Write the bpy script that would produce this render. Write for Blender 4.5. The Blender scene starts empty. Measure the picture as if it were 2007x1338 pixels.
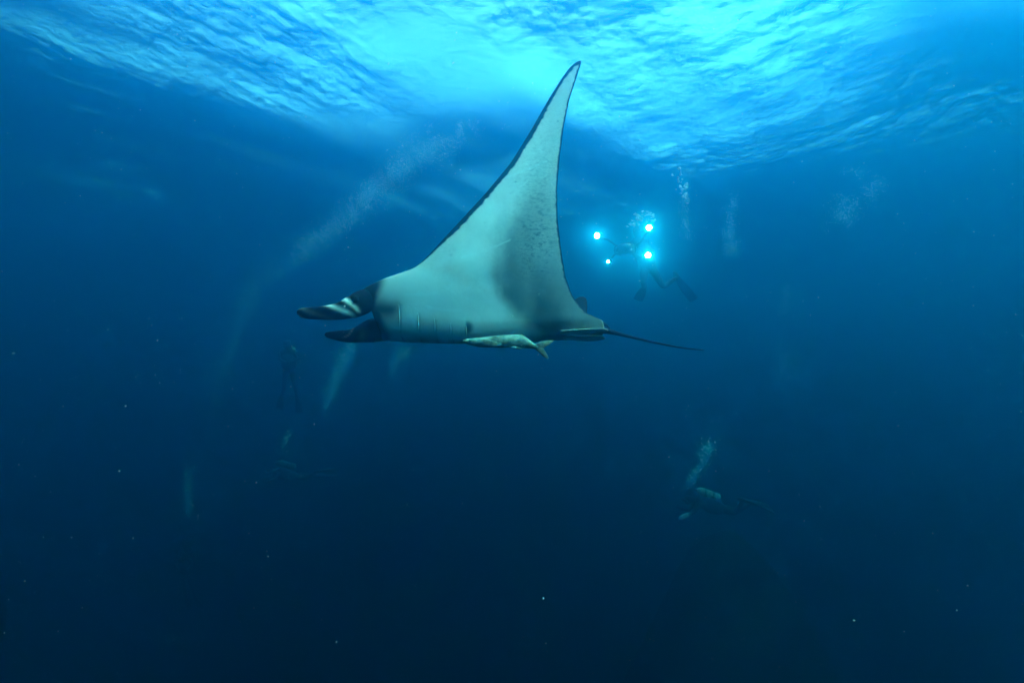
import bpy, bmesh, math, random
import numpy as np
from mathutils import Vector, Matrix
sc = bpy.context.scene
C = sc.collection
R = math.radians
# ------------------------------------------------------------------ camera, sky, sun, exposure
CAM = Vector((0, 0, -9.0)); PITCH = R(8.5)
LENS = 15.5; DS = LENS/20                           # distances below were paced out for a 20 mm lens
FPX = LENS/36*2007                                  # focal length in photo pixels
cam = bpy.data.cameras.new('camera'); cam.lens = LENS; cam.sensor_width = 36; cam.clip_start = .02; cam.clip_end = 3000
co = bpy.data.objects.new('camera', cam); C.objects.link(co)
co.location = CAM; co.rotation_euler = (R(90)+PITCH, 0, 0); sc.camera = co
SUN_EL, SUN_AZ = R(52), R(126)                      # azimuth clockwise from +Y, the way the camera looks
w = bpy.data.worlds.new('World'); sc.world = w; w.use_nodes = True
bg = w.node_tree.nodes['Background']; sky = w.node_tree.nodes.new('ShaderNodeTexSky')
sky.sky_type = 'NISHITA'; sky.sun_disc = False; sky.sun_elevation = SUN_EL; sky.sun_rotation = SUN_AZ; sky.air_density = 1; sky.dust_density = 3.5
w.node_tree.links.new(sky.outputs[0], bg.inputs[0]); bg.inputs[1].default_value = .15
sun = bpy.data.lights.new('sun', 'SUN'); sun.energy = .75; sun.angle = R(30); sun.color = (1, .93, .82)
so = bpy.data.objects.new('sun', sun); C.objects.link(so); so.location = (0, 0, 30)
sd = Vector((math.sin(SUN_AZ)*math.cos(SUN_EL), math.cos(SUN_AZ)*math.cos(SUN_EL), math.sin(SUN_EL)))
so.rotation_euler = (-sd).to_track_quat('-Z', 'Y').to_euler()
vs = sc.view_settings; vs.view_transform = 'Standard'; vs.look = 'None'; vs.exposure = 4.1; vs.gamma = 1; vs.use_curve_mapping = False
cy = sc.cycles
cy.max_bounces = 8; cy.volume_bounces = 4; cy.diffuse_bounces = 2; cy.glossy_bounces = 2; cy.transparent_max_bounces = 12
cy.sample_clamp_indirect = 6; cy.use_denoising = True; cy.adaptive_threshold = .025

# ------------------------------------------------------------------ helpers
RT = Vector((1, 0, 0)); UP = Vector((0, -math.sin(PITCH), math.cos(PITCH))); FW = Vector((0, math.cos(PITCH), math.sin(PITCH)))
BASIS = np.array([RT, FW, UP])                      # rows: right, forward, up of the place as first seen
def at(px, py, d):                                  # a point d metres out along the camera axis
    return CAM+FW*d+RT*((px-1003.5)/FPX*d)-UP*((py-669)/FPX*d)
def mat(name):
    m = bpy.data.materials.new(name); m.use_nodes = True
    return m, m.node_tree.nodes, m.node_tree.links
def flat_mat(name, col, rough=.6, noise=0, scale=20, spec=.04):
    m, N, L = mat(name); b = N['Principled BSDF']; b.inputs['Roughness'].default_value = rough
    b.inputs['IOR'].default_value = 1.0+spec;           # optical step from water, not from air
    b.inputs['Base Color'].default_value = (*col, 1)
    if noise:
        tc = N.new('ShaderNodeTexCoord'); nz = N.new('ShaderNodeTexNoise'); nz.inputs['Scale'].default_value = scale; nz.inputs['Detail'].default_value = 4
        cr = N.new('ShaderNodeValToRGB'); cr.color_ramp.elements[0].position = .3; cr.color_ramp.elements[1].position = .7
        cr.color_ramp.elements[0].color = (*[c*(1-noise) for c in col], 1); cr.color_ramp.elements[1].color = (*[min(1, c*(1+noise)) for c in col], 1)
        L.new(tc.outputs['Object'], nz.inputs[0]); L.new(nz.outputs[0], cr.inputs[0]); L.new(cr.outputs[0], b.inputs['Base Color'])
    return m
def link(o, parent=None):
    C.objects.link(o)
    if parent: o.parent = parent
    return o
def np_mesh(name, V, F, mt=None, parent=None, smooth=True):
    """V (n,3), F list of arrays (each m x k) of faces"""
    V = np.asarray(V, np.float32); Fs = F if isinstance(F, (list, tuple)) else [F]
    me = bpy.data.meshes.new(name); me.vertices.add(len(V)); me.vertices.foreach_set('co', V.ravel())
    li = np.concatenate([np.asarray(f).ravel() for f in Fs]).astype(np.int32)
    cnt = np.concatenate([np.full(len(f), np.asarray(f).shape[1]) for f in Fs])
    me.loops.add(len(li)); me.loops.foreach_set('vertex_index', li)
    me.polygons.add(len(cnt)); me.polygons.foreach_set('loop_start', np.concatenate([[0], np.cumsum(cnt)[:-1]]).astype(np.int32))
    me.update(calc_edges=True)
    if smooth: me.polygons.foreach_set('use_smooth', np.ones(len(cnt), bool))
    me.validate()
    o = bpy.data.objects.new(name, me)
    if mt: me.materials.append(mt)
    return link(o, parent)
def tag(o, label=None, cat=None, group=None, kind=None):
    for k, v in (('label', label), ('category', cat), ('group', group), ('kind', kind)):
        if v: o[k] = v
    return o
def empty(name, loc, label, cat, group=None):
    o = bpy.data.objects.new(name, None); o.empty_display_size = .1; o.location = loc; C.objects.link(o)
    return tag(o, label, cat, group)
def sstep(a, b, x):
    t = np.clip((x-a)/(b-a), 0, 1); return t*t*(3-2*t)
def vnoise(x, y, seed=0):                           # smooth value noise on arrays
    r = np.random.default_rng(seed).random((64, 64))
    xi = np.floor(x).astype(int); yi = np.floor(y).astype(int); fx = x-xi; fy = y-yi
    fx = fx*fx*(3-2*fx); fy = fy*fy*(3-2*fy); g = lambda i, j: r[i % 64, j % 64]
    return (g(xi, yi)*(1-fx)+g(xi+1, yi)*fx)*(1-fy)+(g(xi, yi+1)*(1-fx)+g(xi+1, yi+1)*fx)*fy
def fbm(x, y, seed=0, o=4):
    return sum(vnoise(x*2**i, y*2**i, seed+i)*.5**i for i in range(o))/sum(.5**i for i in range(o))
def loft(sections):                                 # rings of equal count -> verts, faces, capped
    n = len(sections[0]); V = np.concatenate(sections); k = len(sections)
    i, j = np.meshgrid(np.arange(k-1), np.arange(n), indexing='ij'); j2 = (j+1) % n
    F = np.stack([i*n+j, i*n+j2, (i+1)*n+j2, (i+1)*n+j], -1).reshape(-1, 4)
    V = np.concatenate([V, [sections[0].mean(0), sections[-1].mean(0)]])
    a = np.arange(n); b = (a+1) % n
    T = np.concatenate([np.stack([b, a, np.full(n, k*n)], -1), np.stack([(k-1)*n+a, (k-1)*n+b, np.full(n, k*n+1)], -1)])
    return V, F, T
def ring(c, a, b, n=16, p=1.0):                     # ellipse about c with half-axis vectors a, b
    t = np.linspace(0, 2*math.pi, n, endpoint=False); ct, st = np.cos(t), np.sin(t)
    return np.array(c)+np.outer(np.sign(ct)*abs(ct)**p, a)+np.outer(np.sign(st)*abs(st)**p, b)
def spline(P, n):                                   # Catmull-Rom through rows of P
    P = np.asarray(P, float); m = len(P); Q = np.vstack([2*P[0]-P[1], P, 2*P[-1]-P[-2]])
    t = np.linspace(0, m-1, n); i = np.minimum(t.astype(int), m-2); f = (t-i)[:, None]
    a, b, c, d = Q[i], Q[i+1], Q[i+2], Q[i+3]
    return .5*(2*b+(c-a)*f+(2*a-5*b+4*c-d)*f**2+(3*b-a-3*c+d)*f**3)

# ------------------------------------------------------------------ sea surface, seen from below
def axis(lo, hi, step, far, grow=1.12):
    a = list(np.arange(lo, hi+step/2, step)); s = step; x = a[-1]
    while x < far: s *= grow; x += s; a.append(x)
    s = step; x = a[0]; b = []
    while x > -far: s *= grow; x -= s; b.append(x)
    return np.array(b[::-1]+a)
xs = axis(-17, 17, .06, 600); ys = axis(4, 26, .055, 600)
X, Y = np.meshgrid(xs, ys)
def waves(X, Y):
    r = np.random.default_rng(11); H = np.zeros_like(X); wd = R(-78)
    gust = .15+1.8*sstep(.35, .7, fbm(X/6+40, Y/4+40, 5, 3))         # patches of ruffled and of smoother water
    for lam, n, amp, spread, ruff in ((15, 3, .11, .5, 0), (6, 6, .042, .7, 0), (2.6, 9, .0075, .9, .5), (1.2, 14, .0017, 1.0, 1), (.55, 18, .0008, 1.1, 1), (.27, 18, .0006, 1.1, 1)):
        h = np.zeros_like(X)
        for i in range(n):
            l = lam*r.uniform(.7, 1.4); th = wd+r.normal(0, spread); k = 2*math.pi/l
            h += amp*r.uniform(.6, 1.4)*np.sin(k*(X*math.cos(th)+Y*math.sin(th))+r.uniform(0, 6.28))
        H += h*(gust if ruff == 1 else 1)
    return H-.46*np.sin(2*math.pi*X/60)            # one long swell running across
Z = waves(X, Y)*np.exp(-np.maximum(np.hypot(X, Y-15)-40, 0)/15)
ny, nx = X.shape; idx = np.arange(nx*ny).reshape(ny, nx)
m, N, L = mat('sea_surface_water'); N.clear()
out = N.new('ShaderNodeOutputMaterial'); mx = N.new('ShaderNodeMixShader'); tr = N.new('ShaderNodeBsdfTransparent'); gl = N.new('ShaderNodeBsdfGlossy'); fr = N.new('ShaderNodeFresnel')
fr.inputs['IOR'].default_value = 1.333; gl.inputs['Roughness'].default_value = .03; gl.inputs['Color'].default_value = (1, 1, 1, 1)
tc = N.new('ShaderNodeTexCoord'); mp = N.new('ShaderNodeMapping'); mp.inputs['Scale'].default_value = (.6, 1.3, 1); nz = N.new('ShaderNodeTexNoise'); nz.inputs['Scale'].default_value = 6; nz.inputs['Detail'].default_value = 4
bp = N.new('ShaderNodeBump'); bp.inputs['Strength'].default_value = .5; bp.inputs['Distance'].default_value = .016
n3 = N.new('ShaderNodeTexNoise'); n3.inputs['Scale'].default_value = 38; n3.inputs['Detail'].default_value = 2; b3 = N.new('ShaderNodeBump'); b3.inputs['Strength'].default_value = 1; b3.inputs['Distance'].default_value = .009
L.new(tc.outputs['Object'], n3.inputs[0]); L.new(n3.outputs[0], b3.inputs['Height']); L.new(b3.outputs[0], bp.inputs['Normal'])
for a, b in ((fr.outputs[0], mx.inputs[0]), (tr.outputs[0], mx.inputs[1]), (gl.outputs[0], mx.inputs[2]), (mx.outputs[0], out.inputs[0]), (tc.outputs['Object'], mp.inputs[0]), (mp.outputs[0], nz.inputs[0]), (nz.outputs[0], bp.inputs['Height']), (bp.outputs[0], fr.inputs['Normal']), (bp.outputs[0], gl.inputs['Normal'])): L.new(a, b)
o = np_mesh('sea_surface', np.stack([X, Y, Z], -1).reshape(-1, 3), np.stack([idx[:-1, :-1], idx[:-1, 1:], idx[1:, 1:], idx[1:, :-1]], -1).reshape(-1, 4), m)
tag(o, 'rippled sea surface seen from below, bright cyan where the sky shows through', 'water', kind='structure')

# ------------------------------------------------------------------ seabed: a dark rocky slope with a pinnacle under the far right diver
gx = axis(-34, 40, .45, 100, 1.25); gy = axis(2, 60, .45, 100, 1.25); GX, GY = np.meshgrid(np.clip(gx, -127, 127), np.clip(gy, -127, 127))
def bed(x, y):
    h = -31+4*fbm(x/14+9, y/14+9, 21, 4)
    for cx, cyy, hh, rr in ((6.0, 12.6, 7.0, 4.2), (4.6, 11.2, 4, 3.2), (9, 15, 7, 6), (2, 18, 4, 8), (-9, 22, 4, 9), (-2, 12, 2, 9)):
        h = h+hh*np.exp(-((x-cx)**2+(y-cyy)**2)/rr**2)
    return h+1.6*(fbm(x/2.2+3, y/2.2+7, 31, 4)-.5)
GZ = bed(GX, GY); ny, nx = GX.shape; idx = np.arange(nx*ny).reshape(ny, nx)
o = np_mesh('seabed', np.stack([GX, GY, GZ], -1).reshape(-1, 3), np.stack([idx[:-1, :-1], idx[:-1, 1:], idx[1:, 1:], idx[1:, :-1]], -1).reshape(-1, 4), flat_mat('reef_rock', (.009, .010, .008), .95, .5, 1.4, .03))
tag(o, 'dark rocky seabed fading into the blue below', 'seabed', kind='structure')

# ------------------------------------------------------------------ the water itself
m, N, L = mat('sea_water'); N.clear()
out = N.new('ShaderNodeOutputMaterial'); pv = N.new('ShaderNodeVolumePrincipled')
D = .27; S = (.0015, .055, .096); A = (.258, .082, .064)   # scattering and absorption per metre
c = [s/D for s in S]; ab = [max(0, 1-a/(D*(1-k)))**2 for a, k in zip(A, c)]
pv.inputs['Density'].default_value = D; pv.inputs['Color'].default_value = (*c, 1); pv.inputs['Absorption Color'].default_value = (*ab, 1)
pv.inputs['Anisotropy'].default_value = .935
L.new(pv.outputs[0], out.inputs['Volume'])
HB = 130; v = [(x, y, z) for z in (-36, -1.25) for y in (-HB, HB) for x in (-HB, HB)]
o = np_mesh('haze', v, np.array([(0, 2, 3, 1), (4, 5, 7, 6), (0, 1, 5, 4), (2, 6, 7, 3), (0, 4, 6, 2), (1, 3, 7, 5)]), m, smooth=False)
tag(o, 'clear blue sea water that dims and blues everything far off', 'water', kind='stuff')
# ------------------------------------------------------------------ manta ray
# Built in its own frame: x towards the tail, w across the disc (along the curved wing), n dorsal.
# Both wings are raised; the animal is rolled so that its belly and left wing face the viewer.
RHO, TR_, HALF = R(52), R(30), 2.16                             # roll at the keel, half span along the wing
MV, MU = 4.30*DS, .070
def wing_curve(n=400):
    wv = np.linspace(0, HALF+.05, n); tip = R(8)*sstep(1.5, 2.2, wv)
    dw = wv[1]-wv[0]; al = math.pi-(RHO+R(26)*sstep(-.05, .17, wv))-R(13)*sstep(.15, .8, wv)+tip*.4
    ar = -RHO+R(52)*sstep(-.04, .15, wv)+R(28)*sstep(.15, 1.1, wv)-tip
    ci = lambda f: np.concatenate([[0], np.cumsum((f[1:]+f[:-1])/2*dw)])
    return wv, (MV+ci(np.cos(al)), MU+ci(np.sin(al)), al), (MV+ci(np.cos(ar)), MU+ci(np.sin(ar)), ar)
WV, CL, CR = wing_curve()
ANG = CL[1]/CL[0]                                    # up / forward along the near wing
def to_planform(P):                                  # photo outline -> (w, x) on the near wing
    P = np.asarray(P, float); s = -(P[:, 1]-669)/FPX
    k = np.interp(s, ANG[20:], np.arange(len(WV))[20:]); ww = np.interp(k, np.arange(len(WV)), WV)
    return ww, (P[:, 0]-1003.5)/FPX*np.interp(ww, WV, CL[0])
LE = [(808, 528), (830, 510), (850, 489), (900, 435), (950, 381), (1000, 321), (1040, 257), (1075, 195), (1100, 155), (1118, 131), (1129, 122), (1136, 119.5)]
TE = [(1139, 119.5), (1139, 124), (1131, 150), (1116, 195), (1105, 250), (1097, 310), (1092, 370), (1093, 430), (1100, 490), (1108, 540), (1121, 577), (1140, 607), (1160, 627)]
lw, lx = to_planform(LE); tw, tx = to_planform(TE)
lw = np.concatenate([[0, .18, .29, .34, .38, .42], lw]); lx = np.concatenate([[-.99, -1.04, -1.11, -1.09, -1.00, -.90], lx])
o_ = np.argsort(tw); tw, tx = tw[o_], tx[o_]; tw = np.concatenate([[0, .06, .13], tw]); tx = np.concatenate([[.70, .69, .66], tx])
WT = min(lw.max(), tw.max())
# planform as monotone samples, lightly smoothed
WS = np.linspace(0, WT, 600)
def smooth(a, k):
    p = np.pad(a, k, mode='reflect', reflect_type='odd'); return np.convolve(p, np.ones(2*k+1)/(2*k+1), 'valid')
LX = np.interp(WS, lw, lx); TX = np.interp(WS, tw, tx); LXs = smooth(LX, 9); TXs = smooth(TX, 9)
f = sstep(WT-.05, WT-.15, WS); LX = LXs*f+LX*(1-f); TX = TXs*f+TX*(1-f)
def thick(a):
    return .31*np.exp(-(a/.40)**2)+.075*np.exp(-(a/1.05)**2)+.014*(1-a/WT)+.004
NV, NM, ND = 190, 22, 110
def station(sw):                                     # sw signed arc: + near (left) wing
    a = abs(sw); x0, x1 = np.interp(a, WS, LX), np.interp(a, WS, TX)
    cv, cu, al = [np.interp(a, WV, q) for q in (CL if sw >= 0 else CR)]
    nrm = (math.sin(al), -math.cos(al)) if sw >= 0 else (-math.sin(al), math.cos(al))   # dorsal
    T = thick(a); hd = float(sstep(.42, .30, a))     # head share
    tv = np.linspace(0, 1, NV)**1.0; td = np.linspace(0, 1, ND)
    prof = lambda t: (2.6*np.sqrt(np.maximum(t, 0))*(1-t)**1.15*.75+.0)                # aerofoil, peak ~1
    ph = lambda t: np.minimum(1, .62+.5*t)*(1-t**1.5)**1.05
    zv = -T*(.11*prof(tv)*(1-hd)+.11*hd*(.3+.7*(1-np.exp(-5*tv)))*(1-tv**2.2))
    zd = T*(.93*prof(td)*(1-hd)+.90*hd*ph(td))
    zv -= .0025*(1-tv)*tv*4; 
    # keel line either side of the gills and the soft belly
    zv -= .018*math.exp(-(a/.10)**2)*np.exp(-((tv-.42)/.25)**2)
    xv = x0+(x1-x0)*tv; xd = x0+.05*hd*1.0+(x1-x0-.05*hd)*td
    # mouth: from the lower lip in and back out to the upper lip
    m = np.linspace(0, 1, NM+2)[1:-1]; dep = (.34*hd)*np.sin(m*math.pi)**.6
    xm = x0+dep+.05*hd*m; zm = zv[0]+(zd[0]-zv[0])*m
    px = np.concatenate([xv[::-1], xm, xd[:-1]]); pz = np.concatenate([zv[::-1], zm, zd[:-1]])
    P = np.stack([px, cv+pz*nrm[0], cu+pz*nrm[1]], -1)
    return P, np.concatenate([tv[::-1], np.zeros(NM), td[:-1]]), px
ws = np.concatenate([np.linspace(0, .6, 80), np.linspace(.6, WT-.12, 150)[1:], WT-.12*(1-np.linspace(0, 1, 24)[1:])**1.6])
ws = np.concatenate([-ws[:0:-1], ws])
secs, tpar, xpar = [], [], []
for s_ in ws:
    P, t, px = station(s_); secs.append(P); tpar.append(t); xpar.append(px)
n = len(secs[0]); Vb, Fb, Tb = loft(secs)
tpar = np.array(tpar); xpar = np.array(xpar); SW = np.repeat(ws, n); AW = abs(SW); TP = tpar.ravel(); XP = xpar.ravel()
reg = np.tile(np.concatenate([np.zeros(NV), np.ones(NM), np.full(ND-1, 2)]), len(ws))
# reference photo-plane coordinates of the near wing at the same (x, w): used for both sides alike
rv = np.interp(AW, WV, CL[0]); ru = np.interp(AW, WV, CL[1]); QX = XP/rv*FPX+1003.5; QY = 669-ru/rv*FPX
white = np.array([.77, .65, .57]); black = np.array([.012, .014, .018]); grey = np.array([.09, .11, .11])
def lerp(a, b, f): return a*(1-f[:, None])+b*f[:, None]
nz1 = fbm(XP*9+30, SW*5+30, 3, 4); nz2 = fbm(XP*40+5, SW*90+5, 8, 3); nz3 = fbm(XP*22+60, SW*60+10, 12, 3); nz4 = fbm(XP*3+20, SW*3+60, 15, 3)
col = np.tile(white, (len(SW), 1))*(1-.10*(nz4-.5)[:, None])
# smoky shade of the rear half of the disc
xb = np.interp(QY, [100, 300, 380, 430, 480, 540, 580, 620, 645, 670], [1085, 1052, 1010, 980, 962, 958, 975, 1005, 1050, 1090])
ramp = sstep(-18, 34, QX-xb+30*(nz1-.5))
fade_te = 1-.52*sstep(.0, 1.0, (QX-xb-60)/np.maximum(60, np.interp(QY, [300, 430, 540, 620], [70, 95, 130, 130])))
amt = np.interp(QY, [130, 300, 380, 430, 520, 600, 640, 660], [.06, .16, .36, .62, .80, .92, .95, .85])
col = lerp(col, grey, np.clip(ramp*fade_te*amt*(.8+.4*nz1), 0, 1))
# where dark freckles gather (the skin shader breaks this into spots drawn out along the body)
freck = np.exp(-((QX-1048)/42)**2-((QY-465)/85)**2)+.45*np.exp(-((QX-1062)/35)**2-((QY-330)/90)**2)
# pale scratch across the wing
d_ = abs(QY-(352-(QX-985)*.40-(QX-1030)**2*.0006)); sc_ = sstep(1.6, .5, d_)*sstep(975, 1000, QX)*sstep(1088, 1065, QX)
col = lerp(col, np.array([.9, .9, .85]), sc_*.55)
for (x0, y0, x1, y1, dk, st) in ((905, 505, 1000, 470, 0, .35), (870, 560, 930, 590, 0, .3), (840, 600, 905, 606, 0, .4), (1030, 240, 1062, 205, 0, .35), (930, 545, 958, 600, 1, .18), (1000, 380, 1030, 352, 1, .2), (790, 575, 860, 572, 0, .35), (960, 640, 1040, 645, 0, .3)):
    tt = np.clip(((QX-x0)*(x1-x0)+(QY-y0)*(y1-y0))/((x1-x0)**2+(y1-y0)**2), 0, 1); dd_ = np.hypot(QX-x0-tt*(x1-x0), QY-y0-tt*(y1-y0)-3*np.sin(tt*3))
    col = lerp(col, np.array([.9, .9, .85]) if not dk else black*6, sstep(2.2, .6, dd_)*st*(SW > 0))
# black margins
cx = (xpar[:, NV-1])[:, None]; dle = XP-np.repeat(xpar[:, NV-1], n); dte = np.repeat(xpar[:, 0], n)-XP
slope = np.abs(np.gradient(xpar[:, NV-1], ws)); slw = np.repeat(1/np.sqrt(1+slope**2), n); slt = np.repeat(1/np.sqrt(1+np.gradient(xpar[:, 0], ws)**2), n)
jag = fbm(SW*55+9, XP*0+3, 41, 3)
mw = np.interp(AW, [.45, .56, .8, 1.6, WT-.1, WT], [0, .012, .034, .030, .02, .03])
col = lerp(col, black, sstep(1.25, .85, dle*slw/np.maximum(mw*(.75+.5*jag), 1e-5))*(AW > .46))
mt_ = np.interp(AW, [0, .2, .4, 1.0, WT], [.0, .006, .014, .012, .012])
col = lerp(col, black, sstep(1.4, .7, dte*slt/np.maximum(mt_*(.6+.8*jag), 1e-5))*(AW > .1))
# head: black round the eye and the mouth, smoky patch running back to the gills
wob = 8*(nz1-.5)
head = sstep(756, 736, QX+2.4*wob+.10*(QY-590))*sstep(628, 618, QY)
head = np.maximum(head, sstep(776, 750, QX+2*wob-(QY-640)*.25)*sstep(585, 612, QY))
smoky = sstep(803, 762, QX+2*wob)*np.exp(-((QY-606)/(19+10*(nz1-.5)))**2)*.95
smoky = np.maximum(smoky, sstep(790, 738, QX+2*wob)*sstep(612, 626, QY)*.62)
col = lerp(col, black*2.2, np.clip(np.maximum(head, smoky), 0, 1)*(reg == 0))
# gill slits
for gpx, y0, y1, wd in ((784, 592, 648, 1.3), (821, 611, 645, 1.2), (853, 622, 648, 1.2), (884, 630, 650, 1.0), (914, 632, 652, 1.2)):
    g = sstep(wd*2.2, wd*.5, abs(QX-gpx-2.4-.03*(QY-620)))*sstep(y0-3, y0+5, QY)*sstep(y1+3, y1-5, QY)*(reg == 0)
    col = lerp(col, black*3, g*.62)
g = sstep(17, 5, np.hypot(QX-917, (QY-637)*1.1))*sstep(912.5, 914.5, QX)*(reg == 0)
col = lerp(col, black*2, g*.85)
# dorsal side black with pale shoulder patches, mouth lining black
bk = np.tile(black, (len(SW), 1))*(1+.8*(nz1-.5)[:, None])
sh = sstep(.10, .06, abs(XP+.52+.35*(AW-.5)))*sstep(.22, .32, AW)*sstep(.85, .7, AW)
bk = lerp(bk, np.array([.55, .56, .54]), sh*.9)
col = np.where((reg == 2)[:, None], bk, col); col = np.where((reg == 1)[:, None] & (AW < .42)[:, None], black, np.where((reg == 1)[:, None], bk, col))
# tiny relief of the gills
Vn = Vb.copy(); cols = [np.vstack([col, black, black])]
parts_V, parts_F, parts_T = [Vn], [Fb], [Tb]; base = len(Vn)
def cam_pt(px, py, d):                               # d for the 20 mm lens, moved with the body
    d = d-4.30*(1-DS); return np.array([(px-1003.5)/FPX*d, d, -(py-669)/FPX*d])
def add_loft(secs, colors):
    global base
    V_, F_, T_ = loft(secs); parts_V.append(V_); parts_F.append(F_+base); parts_T.append(T_+base); base += len(V_)
    c_ = np.asarray(colors); k = len(secs[0])
    c_ = np.repeat(c_, k, 0) if c_.ndim == 2 else c_.reshape(-1, 3)
    cols.append(np.vstack([c_, c_[0], c_[-1]]))
# cephalic fins: broad paddles hanging forward from the corners of the mouth
def ceph(pts, nn=40, k=28, tw=0, pattern=None):
    P = spline(pts, nn); secs_, cc = [], []
    for i, (px, py, d, h, th) in enumerate(P):
        c_ = cam_pt(px, py, d); a_ = np.array([.12, -.32, 1.0]); a_ /= np.linalg.norm(a_)
        ta = cam_pt(*P[min(i+1, nn-1)][:3])-cam_pt(*P[max(i-1, 0)][:3]); ta /= np.linalg.norm(ta)
        a_ -= ta*a_.dot(ta); a_ /= np.linalg.norm(a_); b_ = np.cross(ta, a_)
        hh = max(h, .4)/FPX*(d-4.30*(1-DS))
        secs_.append(ring(c_, a_*hh, b_*th, k)); 
        s = i/(nn-1); t = np.linspace(0, 2*math.pi, k, endpoint=False); v = np.sin(t)*0+np.cos(t)   # v: across the paddle
        cc.append(pattern(s, v))
    add_loft(secs_, np.array(cc))
def pat_near(s, v):
    c_ = np.tile(black*.6, (len(v), 1)); f = np.zeros(len(v))
    e = s-.485+.12*v                                 # two pale bands where the paddle meets the head
    f = np.maximum(f, np.exp(-(e/.032)**2)*.9); f = np.maximum(f, np.exp(-((s-.60+.07*v)/.021)**2)*sstep(-.75, -.3, v)*.85)
    f = np.maximum(f, .18*np.exp(-((s-.26+.11*v)/.045)**2))
    f = np.maximum(f, np.exp(-((s-.08+.12*(v+.2))/.010)**2)*sstep(.35, .1, v)*.8)
    return lerp(c_, white*1.15, np.clip(f, 0, 1))
def pat_far(s, v):
    c_ = np.tile(black*.6, (len(v), 1)); f = .55*np.exp(-((s-.56-.05*v)/.055)**2-((v+.15)/.6)**2)
    f = np.maximum(f, .5*np.exp(-((s-.36-.10*v)/.010)**2)*sstep(-.5, .1, v))
    return lerp(c_, white, np.clip(f, 0, 1))
ceph([(583, 615, 4.02, 2, .006), (588, 613.5, 4.02, 8.5, .010), (605, 613.5, 4.02, 12, .014), (640, 613, 4.03, 14.5, .018), (665, 610, 4.05, 17.5, .024), (683, 604, 4.09, 22, .036), (698, 598, 4.145, 25, .055), (712, 592, 4.215, 25, .07), (726, 587, 4.30, 21, .07), (745, 583, 4.40, 13, .06)], pattern=pat_near)
ceph([(637, 656, 4.42, 2, .006), (642, 656, 4.42, 6, .010), (665, 658, 4.43, 11, .014), (690, 658.5, 4.44, 14, .018), (712, 653, 4.46, 20, .026), (733, 648, 4.48, 25, .04), (752, 652, 4.52, 18, .05), (775, 657, 4.56, 8, .05)], pattern=pat_far)
# tail stalk, whip, dorsal fin and pelvic fins
def body_pt(x, z, aw=0.0):                           # on the midline, z dorsal
    return np.array([x, MV+z*math.sin(TR_), MU-.015+z*math.cos(TR_)])
pts = [(.52, .06, .030, .020), (.60, .05, .042, .034), (.68, .04, .036, .032), (.75, .02, .020, .020), (.88, -.02, .012, .012), (1.06, -.07, .009, .009), (1.25, -.115, .006, .006), (1.42, -.138, .003, .003)]
P = spline(pts, 50); secs_ = []
for x, z, a_, b_ in P: secs_.append(ring(body_pt(x, z), np.array([0, math.cos(TR_), -math.sin(TR_)])*a_, np.array([0, math.sin(TR_), math.cos(TR_)])*b_, 14))
add_loft(secs_, np.tile(black, (50, 1)))
dv = np.array([0, math.sin(TR_), math.cos(TR_)]); lt = np.array([0, math.cos(TR_), -math.sin(TR_)])
P = spline([(.46, .10, .10, .022), (.50, .20, .085, .018), (.53, .27, .062, .014), (.548, .325, .042, .010), (.555, .345, .018, .004)], 18)
add_loft([ring(body_pt(x, z), np.array([1., 0, 0])*a_, lt*b_, 16) for x, z, a_, b_ in P], np.tile(black, (18, 1)))
P = spline([(.60, .05, .05, .04), (.66, .075, .045, .035), (.71, .075, .028, .026), (.745, .045, .014, .014)], 16)
add_loft([ring(body_pt(x, z), lt*a_, dv*b_, 12) for x, z, a_, b_ in P], np.tile(black, (16, 1)))
for sgn in (-1, 1):                                  # pelvic flaps
    P = spline([(.36, -.004, .040, .035), (.50, -.008, .055, .050), (.60, -.008, .062, .055), (.68, -.003, .068, .040), (.715, 0, .072, .008)], 20)
    secs_ = [ring(body_pt(x, z)-sgn*lt*o2*.8, lt*a_*.8, dv*.007, 18) for x, z, o2, a_ in P]
    add_loft(secs_, np.tile(white*.75, (20, 1)))
# gill flaps: a raised fold in front of each slit, five to a side
for sgn in (1, -1):
    for gpx, y0, y1 in ((784, 596, 646), (821, 612, 644), (853, 622, 647), (884, 630, 648), (914, 633, 651)):
        secs_ = []; ww_ = np.interp(np.linspace(y1, y0, 14), 669-ANG[::-1]*FPX, WV[::-1])
        for i, w_ in enumerate(ww_):
            P, t, px = station(sgn*w_); xg = (gpx-1003.5+.03*((y1+(y0-y1)*i/13)-620))/FPX*np.interp(w_, WV, CL[0]); pc = np.array([np.interp(xg, px[:NV][::-1], P[:NV, q][::-1]) for q in range(3)])
            s_ = math.sin(math.pi*(i+.3)/13.6); secs_.append(ring(pc, np.array([.0055*s_+.001, 0, 0]), np.array([0, .0055*s_+.0005, 0]), 8))
        add_loft(secs_, np.tile(white*.72, (14, 1)))
VV = np.concatenate(parts_V)
MC = np.array([-.2, MV+.05, MU+.1])                  # the thing's origin, inside the body
def cam_to_world(V): return np.array(CAM)+V@np.array([[1, 0, 0], list(FW), list(UP)])
root_loc = Vector(cam_to_world(MC[None])[0])
manta = empty('manta_ray', root_loc, 'huge manta ray with white belly and one wing raised, gliding left', 'manta ray')
m, N, L = mat('manta_skin'); b = N['Principled BSDF']; at_ = N.new('ShaderNodeAttribute'); at_.attribute_name = 'pigment'
tc = N.new('ShaderNodeTexCoord'); nz = N.new('ShaderNodeTexNoise'); nz.inputs['Scale'].default_value = 55; nz.inputs['Detail'].default_value = 5
mp = N.new('ShaderNodeMapRange'); mp.inputs[1].default_value = .35; mp.inputs[2].default_value = .65; mp.inputs[3].default_value = .94; mp.inputs[4].default_value = 1.03
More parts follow.
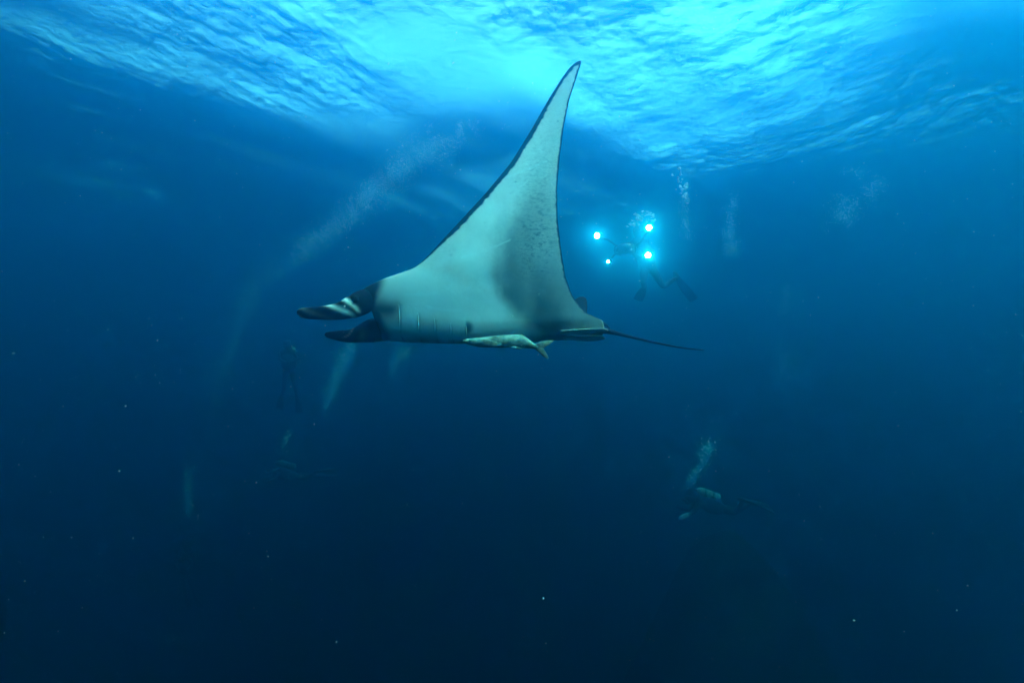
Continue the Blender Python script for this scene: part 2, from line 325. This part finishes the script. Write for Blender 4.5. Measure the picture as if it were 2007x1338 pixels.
mm = N.new('ShaderNodeVectorMath'); mm.operation = 'MULTIPLY'; bp = N.new('ShaderNodeBump'); bp.inputs['Strength'].default_value = .18; bp.inputs['Distance'].default_value = .004
for a, c_ in ((tc.outputs['Object'], nz.inputs[0]), (nz.outputs[0], mp.inputs[0]), (at_.outputs['Color'], mm.inputs[0]), (mp.outputs[0], mm.inputs[1]), (mm.outputs[0], b.inputs['Base Color']), (nz.outputs[0], bp.inputs['Height']), (bp.outputs[0], b.inputs['Normal'])): L.new(a, c_)
b.inputs['Roughness'].default_value = .55; SKIN = (m, N, L)
b.inputs['Roughness'].default_value = .55; b.inputs['IOR'].default_value = 1.04
m2 = N.new('ShaderNodeMapping'); m2.inputs['Scale'].default_value = (30, 62, 62); n2 = N.new('ShaderNodeTexNoise'); n2.inputs['Scale'].default_value = 1; n2.inputs['Detail'].default_value = 5; n2.inputs['Roughness'].default_value = .65
r2 = N.new('ShaderNodeMapRange'); r2.inputs[1].default_value = .49; r2.inputs[2].default_value = .72; r2.inputs[3].default_value = 0; r2.inputs[4].default_value = .95
mu = N.new('ShaderNodeMath'); mu.operation = 'MULTIPLY'; mk = N.new('ShaderNodeMix'); mk.data_type = 'RGBA'; mk.inputs['B'].default_value = (.03, .035, .035, 1)
for a, c_ in ((tc.outputs['Object'], m2.inputs[0]), (m2.outputs[0], n2.inputs[0]), (n2.outputs[0], r2.inputs[0]), (r2.outputs[0], mu.inputs[0]), (at_.outputs['Alpha'], mu.inputs[1]), (mu.outputs[0], mk.inputs['Factor']), (mm.outputs[0], mk.inputs['A']), (mk.outputs['Result'], b.inputs['Base Color'])): L.new(a, c_)
# blotches and a scatter of small crisp spots, as on any old skin
n5 = N.new('ShaderNodeTexNoise'); n5.inputs['Scale'].default_value = 4.5; n5.inputs['Detail'].default_value = 6; r5 = N.new('ShaderNodeMapRange'); r5.inputs[1].default_value = .35; r5.inputs[2].default_value = .68; r5.inputs[3].default_value = .86; r5.inputs[4].default_value = 1.05
vo = N.new('ShaderNodeTexVoronoi'); vo.inputs['Scale'].default_value = 13; rv_ = N.new('ShaderNodeMapRange'); rv_.inputs[1].default_value = .05; rv_.inputs[2].default_value = .13; rv_.inputs[3].default_value = 1; rv_.inputs[4].default_value = 0
sx = N.new('ShaderNodeSeparateXYZ'); th_ = N.new('ShaderNodeMapRange'); th_.inputs[1].default_value = .80; th_.inputs[2].default_value = .95; th_.inputs[3].default_value = 0; th_.inputs[4].default_value = .55
mq = N.new('ShaderNodeMath'); mq.operation = 'MULTIPLY'; m6 = N.new('ShaderNodeVectorMath'); m6.operation = 'MULTIPLY'; k6 = N.new('ShaderNodeMix'); k6.data_type = 'RGBA'; k6.inputs['B'].default_value = (.07, .08, .08, 1)
for a, c_ in ((tc.outputs['Object'], n5.inputs[0]), (n5.outputs[0], r5.inputs[0]), (mk.outputs['Result'], m6.inputs[0]), (r5.outputs[0], m6.inputs[1]), (tc.outputs['Object'], vo.inputs['Vector']), (vo.outputs['Distance'], rv_.inputs[0]), (vo.outputs['Color'], sx.inputs[0]), (sx.outputs[0], th_.inputs[0]), (rv_.outputs[0], mq.inputs[0]), (th_.outputs[0], mq.inputs[1]), (mq.outputs[0], k6.inputs['Factor']), (m6.outputs[0], k6.inputs['A']), (k6.outputs['Result'], b.inputs['Base Color'])): L.new(a, c_)
body = np_mesh('body', cam_to_world(VV)-np.array(root_loc), [np.concatenate(parts_F), np.concatenate(parts_T)], m, manta)
ca = body.data.color_attributes.new('pigment', 'FLOAT_COLOR', 'POINT')
CC = np.concatenate(cols); AL = np.zeros(len(CC)); AL[:len(SW)] = np.clip(freck*(reg == 0), 0, 1); ca.data.foreach_set('color', np.hstack([np.clip(CC, 0, 1), AL[:, None]]).astype(np.float32).ravel())
def uv_ball(name, loc, r, mt, parent, sc_=(1, 1, 1), nseg=16, nr=10):
    secs_ = [ring(np.array([0, 0, math.cos(p)*r*sc_[2]]), np.array([math.sin(p)*r*sc_[0], 0, 0]), np.array([0, math.sin(p)*r*sc_[1], 0]), nseg) for p in np.linspace(.05, math.pi-.05, nr)]
    V_, F_, T_ = loft(secs_); o = np_mesh(name, V_, [F_[:, ::-1], T_[:, ::-1]], mt, parent); o.location = loc; return o
eye_m = flat_mat('eye_black', (.01, .012, .014), .12)
for sgn in (1, -1):
    p = cam_to_world(cam_pt(*((695, 586, 4.085) if sgn > 0 else (744, 648, 4.60)))[None])[0]
    uv_ball('eye', Vector(p)-root_loc, .03, eye_m, manta)

# ------------------------------------------------------------------ remora clinging under the belly
pts = [(908, 668, 4.14, 2.0, .012), (918, 669, 4.14, 5.5, .03), (940, 670.5, 4.13, 9.5, .038), (965, 669.5, 4.12, 11.5, .042), (995, 668.5, 4.12, 13, .042), (1018, 668.5, 4.12, 13, .036), (1034, 673, 4.12, 9.5, .026), (1047, 678.5, 4.12, 5, .016), (1054, 681, 4.12, 4, .010)]
P = spline(pts, 44); secs_ = [ring(cam_pt(px, py, d), np.array([.15, 0, 1.])*h/FPX*(d-4.30*(1-DS)), np.array([0, 1., 0])*th, 22) for px, py, d, h, th in P]
V1, F1, T1 = loft(secs_); pv_, pf_, pt_ = [V1], [F1], [T1]; nb = len(V1)
def blade(quads, th):                                # thin tapered fin: list of (px,py,d) lower / upper edge pairs
    global nb
    secs_ = []
    for (a_, b_, t_) in quads:
        A, B = cam_pt(*a_), cam_pt(*b_); secs_.append(ring((A+B)/2, (B-A)/2, np.array([0, t_, 0]), 12))
    V_, F_, T_ = loft(secs_); pv_.append(V_); pf_.append(F_+nb); pt_.append(T_+nb); nb += len(V_)
D_ = 4.12
blade([((1046, 682, D_), (1048, 674, D_), .010), ((1056, 690, D_), (1060, 671, D_), .006), ((1064, 698, D_), (1066, 684, D_), .004), ((1074, 704, D_), (1075.5, 700, D_), .002)], 0)
blade([((1048, 682, D_), (1048, 675, D_), .010), ((1060, 686, D_), (1060, 669, D_), .006), ((1072, 678, D_), (1073, 667, D_), .004), ((1084, 670, D_), (1085, 666.5, D_), .002)], 0)
blade([((992, 676, D_-.02), (1000, 680, D_-.02), .006), ((1002, 681, D_-.03), (1008, 678, D_-.03), .004), ((1021, 685, D_-.03), (1022, 682, D_-.03), .002)], 0)
blade([((945, 676, D_-.04), (948, 664, D_-.04), .006), ((965, 679, D_-.055), (968, 668, D_-.055), .004), ((982, 677, D_-.05), (983, 674, D_-.05), .002)], 0)
blade([((1000, 681, D_), (1012, 678, D_), .006), ((1020, 683.5, D_), (1030, 678, D_), .004), ((1033, 681, D_), (1035, 678.5, D_), .002)], 0)
V1 = np.concatenate(pv_); rl = Vector(cam_to_world(cam_pt(990, 668, 4.12)[None])[0])
m, N, L = mat('remora_skin'); b = N['Principled BSDF']; b.inputs['Roughness'].default_value = .5; b.inputs['IOR'].default_value = 1.05
tc = N.new('ShaderNodeTexCoord'); nz = N.new('ShaderNodeTexNoise'); nz.inputs['Scale'].default_value = 17; nz.inputs['Detail'].default_value = 6; nz.inputs['Roughness'].default_value = .7
cr = N.new('ShaderNodeValToRGB'); e = cr.color_ramp.elements; e[0].position = .40; e[0].color = (.07, .078, .06, 1); e[1].position = .60; e[1].color = (.26, .27, .22, 1)
L.new(tc.outputs['Object'], nz.inputs[0]); L.new(nz.outputs[0], cr.inputs[0]); L.new(cr.outputs[0], b.inputs['Base Color'])
rem = np_mesh('remora', cam_to_world(V1)-np.array(rl), [np.concatenate(pf_), np.concatenate(pt_)], m); rem.location = rl
uv_ball('eye', Vector(cam_to_world(cam_pt(921, 667, 4.105)[None])[0])-rl, .007, eye_m, rem)
tag(rem, 'mottled olive remora with forked tail clinging under the manta belly', 'fish')

# ------------------------------------------------------------------ divers
neo = flat_mat('black_neoprene', (.02, .022, .025), .7, .3, 30)
rub = flat_mat('black_rubber', (.018, .018, .02), .5)
tank_m = flat_mat('pale_tank_paint', (.22, .24, .24), .35, .1, 8)
dark_tank = flat_mat('dark_tank_paint', (.05, .055, .055), .4)
band_m = flat_mat('tank_band', (.03, .03, .035), .6)
glass_m = flat_mat('mask_lens', (.03, .04, .045), .08, spec=.3)
metal_m = flat_mat('black_anodised', (.03, .03, .034), .4)
glove_m = flat_mat('pale_glove', (.22, .23, .21), .7)
blue_m = flat_mat('blue_trim', (.03, .06, .30), .6)
grey_fin = flat_mat('dark_fin', (.025, .027, .03), .5)
def W(p): return np.array(at(*p))
def skin_body(name, chains, radii, parent, origin, mt):
    """chains: list of joint-name paths; radii: joint -> (pos, r)"""
    names = []; edges = set()
    for ch in chains:
        for a in ch:
            if a not in names: names.append(a)
        for a, b in zip(ch, ch[1:]): edges.add((names.index(a), names.index(b)))
    me = bpy.data.meshes.new(name); me.from_pydata([tuple(np.array(radii[k][0])-origin) for k in names], list(edges), [])
    o = link(bpy.data.objects.new(name, me))
    o.modifiers.new('skin', 'SKIN'); sub = o.modifiers.new('sub', 'SUBSURF'); sub.levels = 2; sub.render_levels = 2
    sv = me.skin_vertices[0].data
    for i, k in enumerate(names):
        r = radii[k][1]; sv[i].radius = (r, r) if not isinstance(r, tuple) else r
    sv[names.index('pelvis')].use_root = True
    dg = bpy.context.evaluated_depsgraph_get(); m2 = bpy.data.meshes.new_from_object(o.evaluated_get(dg))
    o.modifiers.clear(); o.data = m2; bpy.data.meshes.remove(me); m2.name = name
    m2.materials.clear(); m2.materials.append(mt); m2.polygons.foreach_set('use_smooth', np.ones(len(m2.polygons), bool))
    o.parent = parent; return o
def tube(name, P, r, mt, parent, origin, n=12):
    P = np.asarray(P, float); r = np.broadcast_to(r, (len(P),)); secs = []
    for i in range(len(P)):
        t = P[min(i+1, len(P)-1)]-P[max(i-1, 0)]; t = t/np.linalg.norm(t)
        a = np.cross(t, [.13, .27, .95]); a /= np.linalg.norm(a); b = np.cross(t, a); secs.append(ring(P[i]-origin, a*r[i], b*r[i], n))
    V_, F_, T_ = loft(secs); return np_mesh(name, V_, [F_, T_], mt, parent)
def fin_blade(parent, origin, ankle, tip, side, mt):
    A, B = np.array(ankle), np.array(tip); t = B-A; Ln = np.linalg.norm(t); t /= Ln; s = np.array(side, float); s -= t*s.dot(t); s /= np.linalg.norm(s); nrm = np.cross(t, s)
    secs = []
    for u, wd, th in ((-.22, .035, .035), (-.08, .055, .045), (.08, .06, .045), (.2, .065, .028), (.4, .085, .014), (.7, .10, .010), (.92, .105, .008), (1.0, .095, .005)):
        secs.append(ring(A+t*Ln*u+nrm*.03*math.sin(u*2.5)-origin, s*wd, nrm*th, 14, .8))
    V_, F_, T_ = loft(secs); f = np_mesh('fin', V_, [F_, T_], mt, parent)
    for sg in (-1, 1):
        tube('rib', [A+t*Ln*.1+s*sg*.055+nrm*.02, A+t*Ln*.5+s*sg*.092+nrm*.03, A+t*Ln*.96+s*sg*.10+nrm*.018], [.014, .011, .006], rub, f, origin, 8)
    return f
def diver(label, d, J, back, fins, glove=False, tank=None, group='scuba divers around the manta'):
    """J: joint -> (px, py, depth offset); back: direction from chest to tank in (right, forward, up)"""
    d = d*DS; Q = {k: W((v[0], v[1], d+v[2])) for k, v in J.items() if k != 'face'}
    org = Q['pelvis'].copy(); root = empty('person', Vector(org), label, 'person', group)
    u = Q['neck']-Q['pelvis']; u /= np.linalg.norm(u)
    hd = Q['head']-Q['neck']; hd /= np.linalg.norm(hd)
    bk = np.array(RT)*back[0]+np.array(FW)*back[1]+np.array(UP)*back[2]; bk -= u*bk.dot(u); bk /= np.linalg.norm(bk); front = -bk
    face = front-hd*front.dot(hd); face /= np.linalg.norm(face)
    if 'face' in J: face = np.array(RT)*J['face'][0]+np.array(FW)*J['face'][1]+np.array(UP)*J['face'][2]; face -= hd*face.dot(hd)*.6; face /= np.linalg.norm(face)
    rad = {'pelvis': (Q['pelvis'], (.155, .12)), 'waist': (Q['pelvis']*.62+Q['neck']*.38, (.14, .11)), 'chest': (Q['pelvis']*.22+Q['neck']*.78, (.17, .13)), 'neck': (Q['neck'], .065),
           'jaw': (Q['neck']+hd*.10+face*.03, .085), 'head': (Q['neck']+hd*.19+face*.015, .105), 'crown': (Q['neck']+hd*.285, .06), 'nose': (Q['neck']+hd*.165+face*.115, .022)}
    chains = [['pelvis', 'waist', 'chest', 'neck', 'jaw', 'head', 'crown'], ['head', 'nose']]
    for s in 'ab':
        rad['sh'+s] = (Q['sh'+s], .075); rad['el'+s] = (Q['el'+s], .05); rad['wr'+s] = (Q['wr'+s], .035)
        rad['hip'+s] = (Q['hip'+s], .095); rad['kn'+s] = (Q['kn'+s], .062); rad['an'+s] = (Q['an'+s], .045)
        rad['th'+s] = (Q['hip'+s]*.55+Q['kn'+s]*.45, .085); rad['ca'+s] = (Q['kn'+s]*.6+Q['an'+s]*.4, .06)
        h = Q['wr'+s]-Q['el'+s]; h /= np.linalg.norm(h); lat = np.cross(h, u); lat /= np.linalg.norm(lat)+1e-6; pal = np.cross(lat, h)
        rad['pm'+s] = (Q['wr'+s]+h*.075, (.042, .022))
        chains += [['chest', 'sh'+s, 'el'+s, 'wr'+s, 'pm'+s], ['pelvis', 'hip'+s, 'th'+s, 'kn'+s, 'ca'+s, 'an'+s]]
        for q, ln in zip((-.036, -.012, .012, .034), (.075, .088, .082, .062)):
            a, b = 'f%s%.3f' % (s, q), 'g%s%.3f' % (s, q)
            rad[a] = (Q['wr'+s]+h*(.10+ln*.5)+lat*q, .010); rad[b] = (Q['wr'+s]+h*(.10+ln*.85)+lat*q+pal*ln*.4, .008); chains.append(['pm'+s, a, b])
        rad['t'+s] = (Q['wr'+s]+h*.05+lat*.055, .012); rad['u'+s] = (Q['wr'+s]+h*.09+lat*.068+pal*.02, .010); chains.append(['wr'+s, 't'+s, 'u'+s])
    skin_body('body', chains, rad, root, org, neo)
    # air tank on the back
    c = rad['chest'][0]+bk*.25; lat = np.cross(u, bk)
    ts = [(-.42, .03), (-.405, .07), (-.37, .088), (-.2, .09), (.08, .09), (.13, .08), (.17, .045), (.19, .025), (.22, .025)]
    tk = tube('air_tank', [c+u*q for q, r in ts], [r for q, r in ts], tank or tank_m, root, org, 18)
    for q in (-.22, -.02): tube('strap', [c+u*(q-.025), c+u*(q+.025)], .0945, band_m, tk, org, 18)
    tube('valve', [c+u*.21+lat*.06, c+u*.21-lat*.07], .02, metal_m, tk, org, 8)
    # vest round the chest, mask, mouthpiece and hose
    vs_ = []
    for q, a, b in ((-.02, .155, .125), (.06, .19, .165), (.22, .205, .19), (.34, .20, .185), (.44, .15, .13)):
        vs_.append(ring(Q['pelvis']+u*q+bk*.01*0-org, lat*a, bk*b, 20, .85))
    V_, F_, T_ = loft(vs_); np_mesh('buoyancy_vest', V_, [F_, T_], rub, root)
    hc = rad['head'][0]; ml = np.cross(hd, face)
    mk = tube('mask', [hc+face*.075, hc+face*.12, hc+face*.135], [.075, .08, .07], rub, root, org, 16)
    tube('lens', [hc+face*.136, hc+face*.142], [.064, .062], glass_m, mk, org, 16)
    rg = tube('regulator', [hc-hd*.085+face*.07, hc-hd*.085+face*.14, hc-hd*.085+face*.155], [.035, .042, .03], rub, root, org, 12)
    tube('hose', spline([hc-hd*.085+face*.12+ml*.03, hc-hd*.12+face*.06+ml*.22, c+u*.16+lat*.16*np.sign(ml.dot(lat)), c+u*.21], 14), .012, rub, rg, org, 8)
    for s, (tip, side) in zip('ab', fins):
        fin_blade(root, org, Q['an'+s], W((tip[0], tip[1], d+tip[2])), np.array(RT)*side[0]+np.array(FW)*side[1]+np.array(UP)*side[2], grey_fin)
    if glove:
        h = Q['wra']-Q['ela']; h /= np.linalg.norm(h)
        tube('glove', [Q['wra']-h*.06, Q['wra'], Q['wra']+h*.07, Q['wra']+h*.15, Q['wra']+h*.19], [.05, .052, .062, .05, .02], glove_m, root, org, 12)
    return root, Q
G1 = dict(pelvis=(1271, 523, 0), neck=(1252, 468, 0), head=(1247, 456, 0), sha=(1239, 476, 0), shb=(1267, 476, .02), ela=(1221, 498, -.16), elb=(1253, 506, -.2), wra=(1213, 492, -.42), wrb=(1238, 494, -.42),
          hipa=(1263, 528, 0), hipb=(1280, 528, 0), kna=(1261, 556, -.28), knb=(1300, 563, -.12), ana=(1263, 562, .10), anb=(1327, 543, .18))
diver('diver in black wetsuit facing the viewer, behind a camera with four bright lights', 12.5, G1, (.1, 1, .1), [((1250, 588, .30), (1, -.3, 0)), ((1361, 588, .25), (.7, -.7, .2))])
G2 = dict(pelvis=(1412, 996, 0), neck=(1363, 980, 0), head=(1350, 974, 0), face=(-.9, -.1, -.35), sha=(1368, 990, -.18), shb=(1366, 984, .18), ela=(1358, 1004, -.3), elb=(1352, 1000, .25), wra=(1345, 1010, -.3), wrb=(1338, 996, .2),
          hipa=(1416, 998, -.1), hipb=(1416, 996, .1), kna=(1441, 1005, -.12), knb=(1447, 1000, .12), ana=(1457, 979, -.1), anb=(1473, 985, .15))
diver('diver with a pale air tank swimming left, low on the right', 14, G2, (.1, .1, 1), [((1508, 993, -.05), (.1, 1, .2)), ((1515, 1003, .15), (.1, 1, .2))], glove=True)
G3 = dict(pelvis=(567, 722, 0), neck=(564, 684, 0), head=(565, 674, 0), sha=(552, 689, 0), shb=(577, 689, 0), ela=(547, 703, -.1), elb=(583, 702, -.1), wra=(556, 708, -.35), wrb=(574, 707, -.35),
          hipa=(561, 725, 0), hipb=(573, 725, 0), kna=(558, 750, .1), knb=(577, 752, -.1), ana=(554, 772, .3), anb=(583, 778, .15))
diver('upright diver hanging in the haze behind the manta head', 17, G3, (.1, 1, .1), [((548, 800, .5), (1, 0, 0)), ((588, 808, .3), (1, .2, 0))])
G4 = dict(pelvis=(574, 931, 0), neck=(541, 923, 0), head=(532, 921, 0), face=(-.9, -.2, -.3), sha=(545, 929, -.18), shb=(544, 925, .18), ela=(536, 939, -.25), elb=(535, 936, .25), wra=(528, 941, -.35), wrb=(522, 938, .25),
          hipa=(577, 932, -.1), hipb=(577, 931, .1), kna=(599, 936, -.1), knb=(602, 931, .1), ana=(621, 924, -.05), anb=(625, 932, .15))
diver('dim diver swimming left below the manta, under a short bubble trail', 17, G4, (.1, .1, 1), [((655, 920, 0), (.1, 1, .1)), ((660, 934, .1), (.1, 1, .1))], tank=dark_tank)
G5 = dict(pelvis=(366, 1118, .2), neck=(359, 1086, 0), head=(357, 1077, 0), face=(-.5, -.8, 0), sha=(348, 1091, -.05), shb=(370, 1091, .05), ela=(343, 1105, -.1), elb=(376, 1104, 0), wra=(349, 1114, -.3), wrb=(369, 1113, -.3),
          hipa=(361, 1121, .2), hipb=(371, 1121, .25), kna=(362, 1144, .1), knb=(375, 1146, .2), ana=(366, 1164, .4), anb=(383, 1166, .5))
diver('barely visible diver in the dark water at lower left', 18, G5, (.5, 1, .2), [((372, 1190, .6), (1, 0, 0)), ((396, 1190, .7), (1, .2, 0))], tank=dark_tank)

# ------------------------------------------------------------------ underwater camera with four lit video lights
CD = 12.5*DS-.5
hc = W((1226, 489, CD)); rig = empty('camera_rig', Vector(hc), 'black underwater camera rig with four glaring video lights held by a diver', 'camera')
r_, f_, u_ = np.array(RT), np.array(FW), np.array(UP)
secs = [ring(f_*q, r_*a, u_*b, 20, .45) for q, a, b in ((.13, .15, .10), (.11, .165, .115), (-.08, .165, .115), (-.10, .15, .10))]
V_, F_, T_ = loft(secs); np_mesh('housing', V_, [F_, T_], metal_m, rig)
pt = tube('dome_port', [hc-f_*.09, hc-f_*.16, hc-f_*.20, hc-f_*.235, hc-f_*.25], [.085, .105, .09, .055, .012], glass_m, rig, hc, 20)
for sg in (-1, 1): tube('handle', spline([hc+r_*.15*sg+u_*.08, hc+r_*.21*sg+u_*.07, hc+r_*.22*sg-u_*.06, hc+r_*.15*sg-u_*.09], 14), .017, rub, rig, hc, 8)
lamp_m, N, L = mat('video_light_lens'); N.clear(); out = N.new('ShaderNodeOutputMaterial'); em = N.new('ShaderNodeEmission')
em.inputs['Color'].default_value = (.85, 1, 1, 1); em.inputs['Strength'].default_value = 12; L.new(em.outputs[0], out.inputs[0])
toc = np.array(CAM)
for (px, py), hs, rad_, pw, el in (((1170, 462), (-.17, .06), .054, .012, (1192, 470)), ((1272, 446), (.17, .08), .058, .012, (1256, 474)), ((1270, 500), (.17, -.06), .058, .012, (1254, 486)), ((1192, 513), (-.15, -.08), .03, .003, (1206, 498))):
    p = W((px, py, CD-.1)); ax = toc-p+r_*.4; ax /= np.linalg.norm(ax)
    lt_ = tube('video_light', [p-ax*.14, p-ax*.12, p-ax*.03, p-ax*.004], [rad_*.6, rad_*.9, rad_*1.05, rad_*1.12], metal_m, rig, hc, 20)
    tube('lens', [p-ax*.003, p+ax*.006], [rad_, rad_*.96], lamp_m, lt_, hc, 20)
    tube('arm', [hc+r_*hs[0]+u_*hs[1], W((el[0], el[1], CD+.08)), p-ax*.11], .02, metal_m, rig, hc, 8)
    sp = bpy.data.lights.new('video_beam', 'SPOT'); sp.energy = pw; sp.color = (.9, 1, 1); sp.spot_size = R(110); sp.spot_blend = .8; sp.shadow_soft_size = rad_*.6
    so_ = bpy.data.objects.new('video_beam', sp); link(so_, lt_); so_.location = Vector(p+ax*.03-hc); so_.rotation_euler = Vector(ax).to_track_quat('-Z', 'Y').to_euler()

# ------------------------------------------------------------------ bubbles and drifting specks
def pieces(name, Pw, rad, mt, squash=.75, seed=0, shape='ico'):
    r = np.random.default_rng(seed); n = len(Pw)
    if shape == 'ico':
        ph = (1+5**.5)/2; B = np.array([(-1, ph, 0), (1, ph, 0), (-1, -ph, 0), (1, -ph, 0), (0, -1, ph), (0, 1, ph), (0, -1, -ph), (0, 1, -ph), (ph, 0, -1), (ph, 0, 1), (-ph, 0, -1), (-ph, 0, 1)])/math.hypot(1, ph)
        F = np.array([(0, 11, 5), (0, 5, 1), (0, 1, 7), (0, 7, 10), (0, 10, 11), (1, 5, 9), (5, 11, 4), (11, 10, 2), (10, 7, 6), (7, 1, 8), (3, 9, 4), (3, 4, 2), (3, 2, 6), (3, 6, 8), (3, 8, 9), (4, 9, 5), (2, 4, 11), (6, 2, 10), (8, 6, 7), (9, 8, 1)])
    else:
        B = np.array([(1, 0, 0), (-1, 0, 0), (0, 1, 0), (0, -1, 0), (0, 0, 1), (0, 0, -1)], float); F = np.array([(0, 2, 4), (2, 1, 4), (1, 3, 4), (3, 0, 4), (2, 0, 5), (1, 2, 5), (3, 1, 5), (0, 3, 5)])
    S3 = np.stack([r.uniform(.8, 1.25, n), r.uniform(.8, 1.25, n), squash*r.uniform(.8, 1.2, n)], -1)*rad[:, None]
    V = B[None]*S3[:, None]
    if shape != 'ico':
        q, _ = np.linalg.qr(r.normal(size=(n, 3, 3))); V = np.einsum('nij,nkj->nki', q, V*r.uniform(.5, 1.9, (n, 1, 3)))
    V = (V+Pw[:, None]).reshape(-1, 3); FF = (F[None]+(np.arange(n)*len(B))[:, None, None]).reshape(-1, 3)
    o0 = Pw.mean(0); o = np_mesh(name, V-o0, FF, mt); o.location = Vector(o0); return o
bub = flat_mat('air_bubble', (.9, .93, .93), .25, spec=.3)
def plume(label, d, path, n, seed, r0=.006, r1=.012, big=0, deep=.5):
    """path rows: px, py, half width px; bubbles crowd towards the middle of the column"""
    r = np.random.default_rng(seed); P = spline([tuple(q)+((d,) if len(q) == 3 else ()) for q in path], 300); wts = np.maximum(P[:, 2], .5); seg = np.hypot(*np.gradient(P[:, :2], axis=0).T)
    k = r.choice(300, n, p=wts*seg/np.sum(wts*seg)); a = P[k]
    a = a+np.stack([r.normal(0, .5, n)*a[:, 2], r.normal(0, 6, n), np.zeros(n), np.zeros(n)], -1)
    # break the column into puffs
    keep = r.random(n) < sstep(.22, .62, fbm(a[:, 0]/40+seed, a[:, 1]/50+3, seed, 3))*1.25; a = a[keep]; n = len(a)
    dd = a[:, 3]*DS+r.normal(0, .4, n)*deep*(a[:, 2]*d/FPX+.15)
    px = (a[:, 0]-1003.5)/FPX*dd; pu = -(a[:, 1]-669)/FPX*dd
    Pw = np.array(CAM)+np.outer(dd, f_)+np.outer(px, r_)+np.outer(pu, u_)
    Pw = Pw[Pw[:, 2] < -1.5]; n = len(Pw); rad = r.uniform(r0, r1, n)
    if big: rad[:big] *= r.uniform(1.6, 3.0, min(big, n))
    return tag(pieces('bubble_plume', Pw, rad, bub, .7, seed), label, 'bubbles', kind='stuff')
plume('tall misty bubble trail drifting up behind the manta head', 17, [(412, 825, 12, 17), (428, 740, 18, 17), (462, 660, 24, 16.5), (510, 560, 34, 16), (590, 490, 46, 15), (665, 440, 46, 14.2), (740, 370, 50, 13.2), (830, 300, 60, 12.2), (920, 240, 70, 11.5)], 11000, 1, .004, .008, 40)
plume('faint bubble trail below the manta head', 17, [(632, 800, 12), (655, 750, 16), (682, 690, 18), (690, 650, 14)], 1300, 2)
plume('faint wisp of bubbles just under the manta body', 17, [(760, 730, 10), (785, 700, 14), (800, 680, 12)], 450, 12)
plume('bright bubbles rising from the diver with the pale tank', 13.9, [(1345, 955, 6), (1366, 918, 16), (1384, 880, 24), (1396, 845, 20), (1406, 815, 12)], 1700, 3, .0035, .008, 130, 1.2)
plume('wide faint bubble column low on the right', 18, [(1545, 745, 28), (1535, 690, 24), (1535, 630, 18), (1545, 560, 12)], 1500, 4, big=20)
plume('bubbles around the head of the diver with the lights', 12.6, [(1232, 455, 5), (1242, 438, 10), (1262, 424, 14), (1282, 418, 8)], 90, 5, .008, .018, 40)
plume('small group of bubbles above the diver with the lights', 12.6, [(1345, 395, 6), (1338, 370, 8), (1330, 345, 14), (1320, 337, 10)], 40, 6, .009, .018, 24)
plume('misty bubble cloud beside the diver with the lights', 15, [(1352, 470, 16), (1350, 410, 18), (1345, 360, 14)], 900, 7)
plume('thin bubble column at far left', 18, [(364, 1015, 9), (370, 975, 11), (366, 930, 8), (370, 912, 7)], 600, 8, big=12)
plume('short bubble trail above the dim diver', 17, [(545, 905, 7), (556, 875, 9), (566, 848, 7)], 450, 9, big=10)
plume('faint bubble cloud far right under the surface', 13.5, [(1640, 450, 26), (1670, 400, 40), (1700, 360, 40), (1670, 335, 24)], 2200, 10)
plume('pale bubble puff right of the diver with the lights', 14.3, [(1435, 500, 18), (1430, 455, 16), (1440, 370, 12)], 700, 11)
plume('few bubbles over the upright diver', 16.8, [(572, 668, 4), (576, 660, 5), (580, 655, 3)], 30, 13, .01, .02)
r = np.random.default_rng(77); n = 5000
dd = .9+4.4*r.random(n)**1.1; px = r.uniform(-60, 2067, n); py = r.uniform(-40, 1378, n)
Pw = np.array(CAM)+np.outer(dd, f_)+np.outer((px-1003.5)/FPX*dd, r_)-np.outer((py-669)/FPX*dd, u_)
rad = np.exp(r.normal(math.log(.00052), .42, n))*np.clip(dd/1.3, .75, 1.7)
tag(pieces('marine_snow', Pw, rad, flat_mat('drifting_speck', (.75, .68, .52), .8), 1, 5, 'oct'), 'pale specks drifting everywhere in the water', 'specks', kind='stuff')
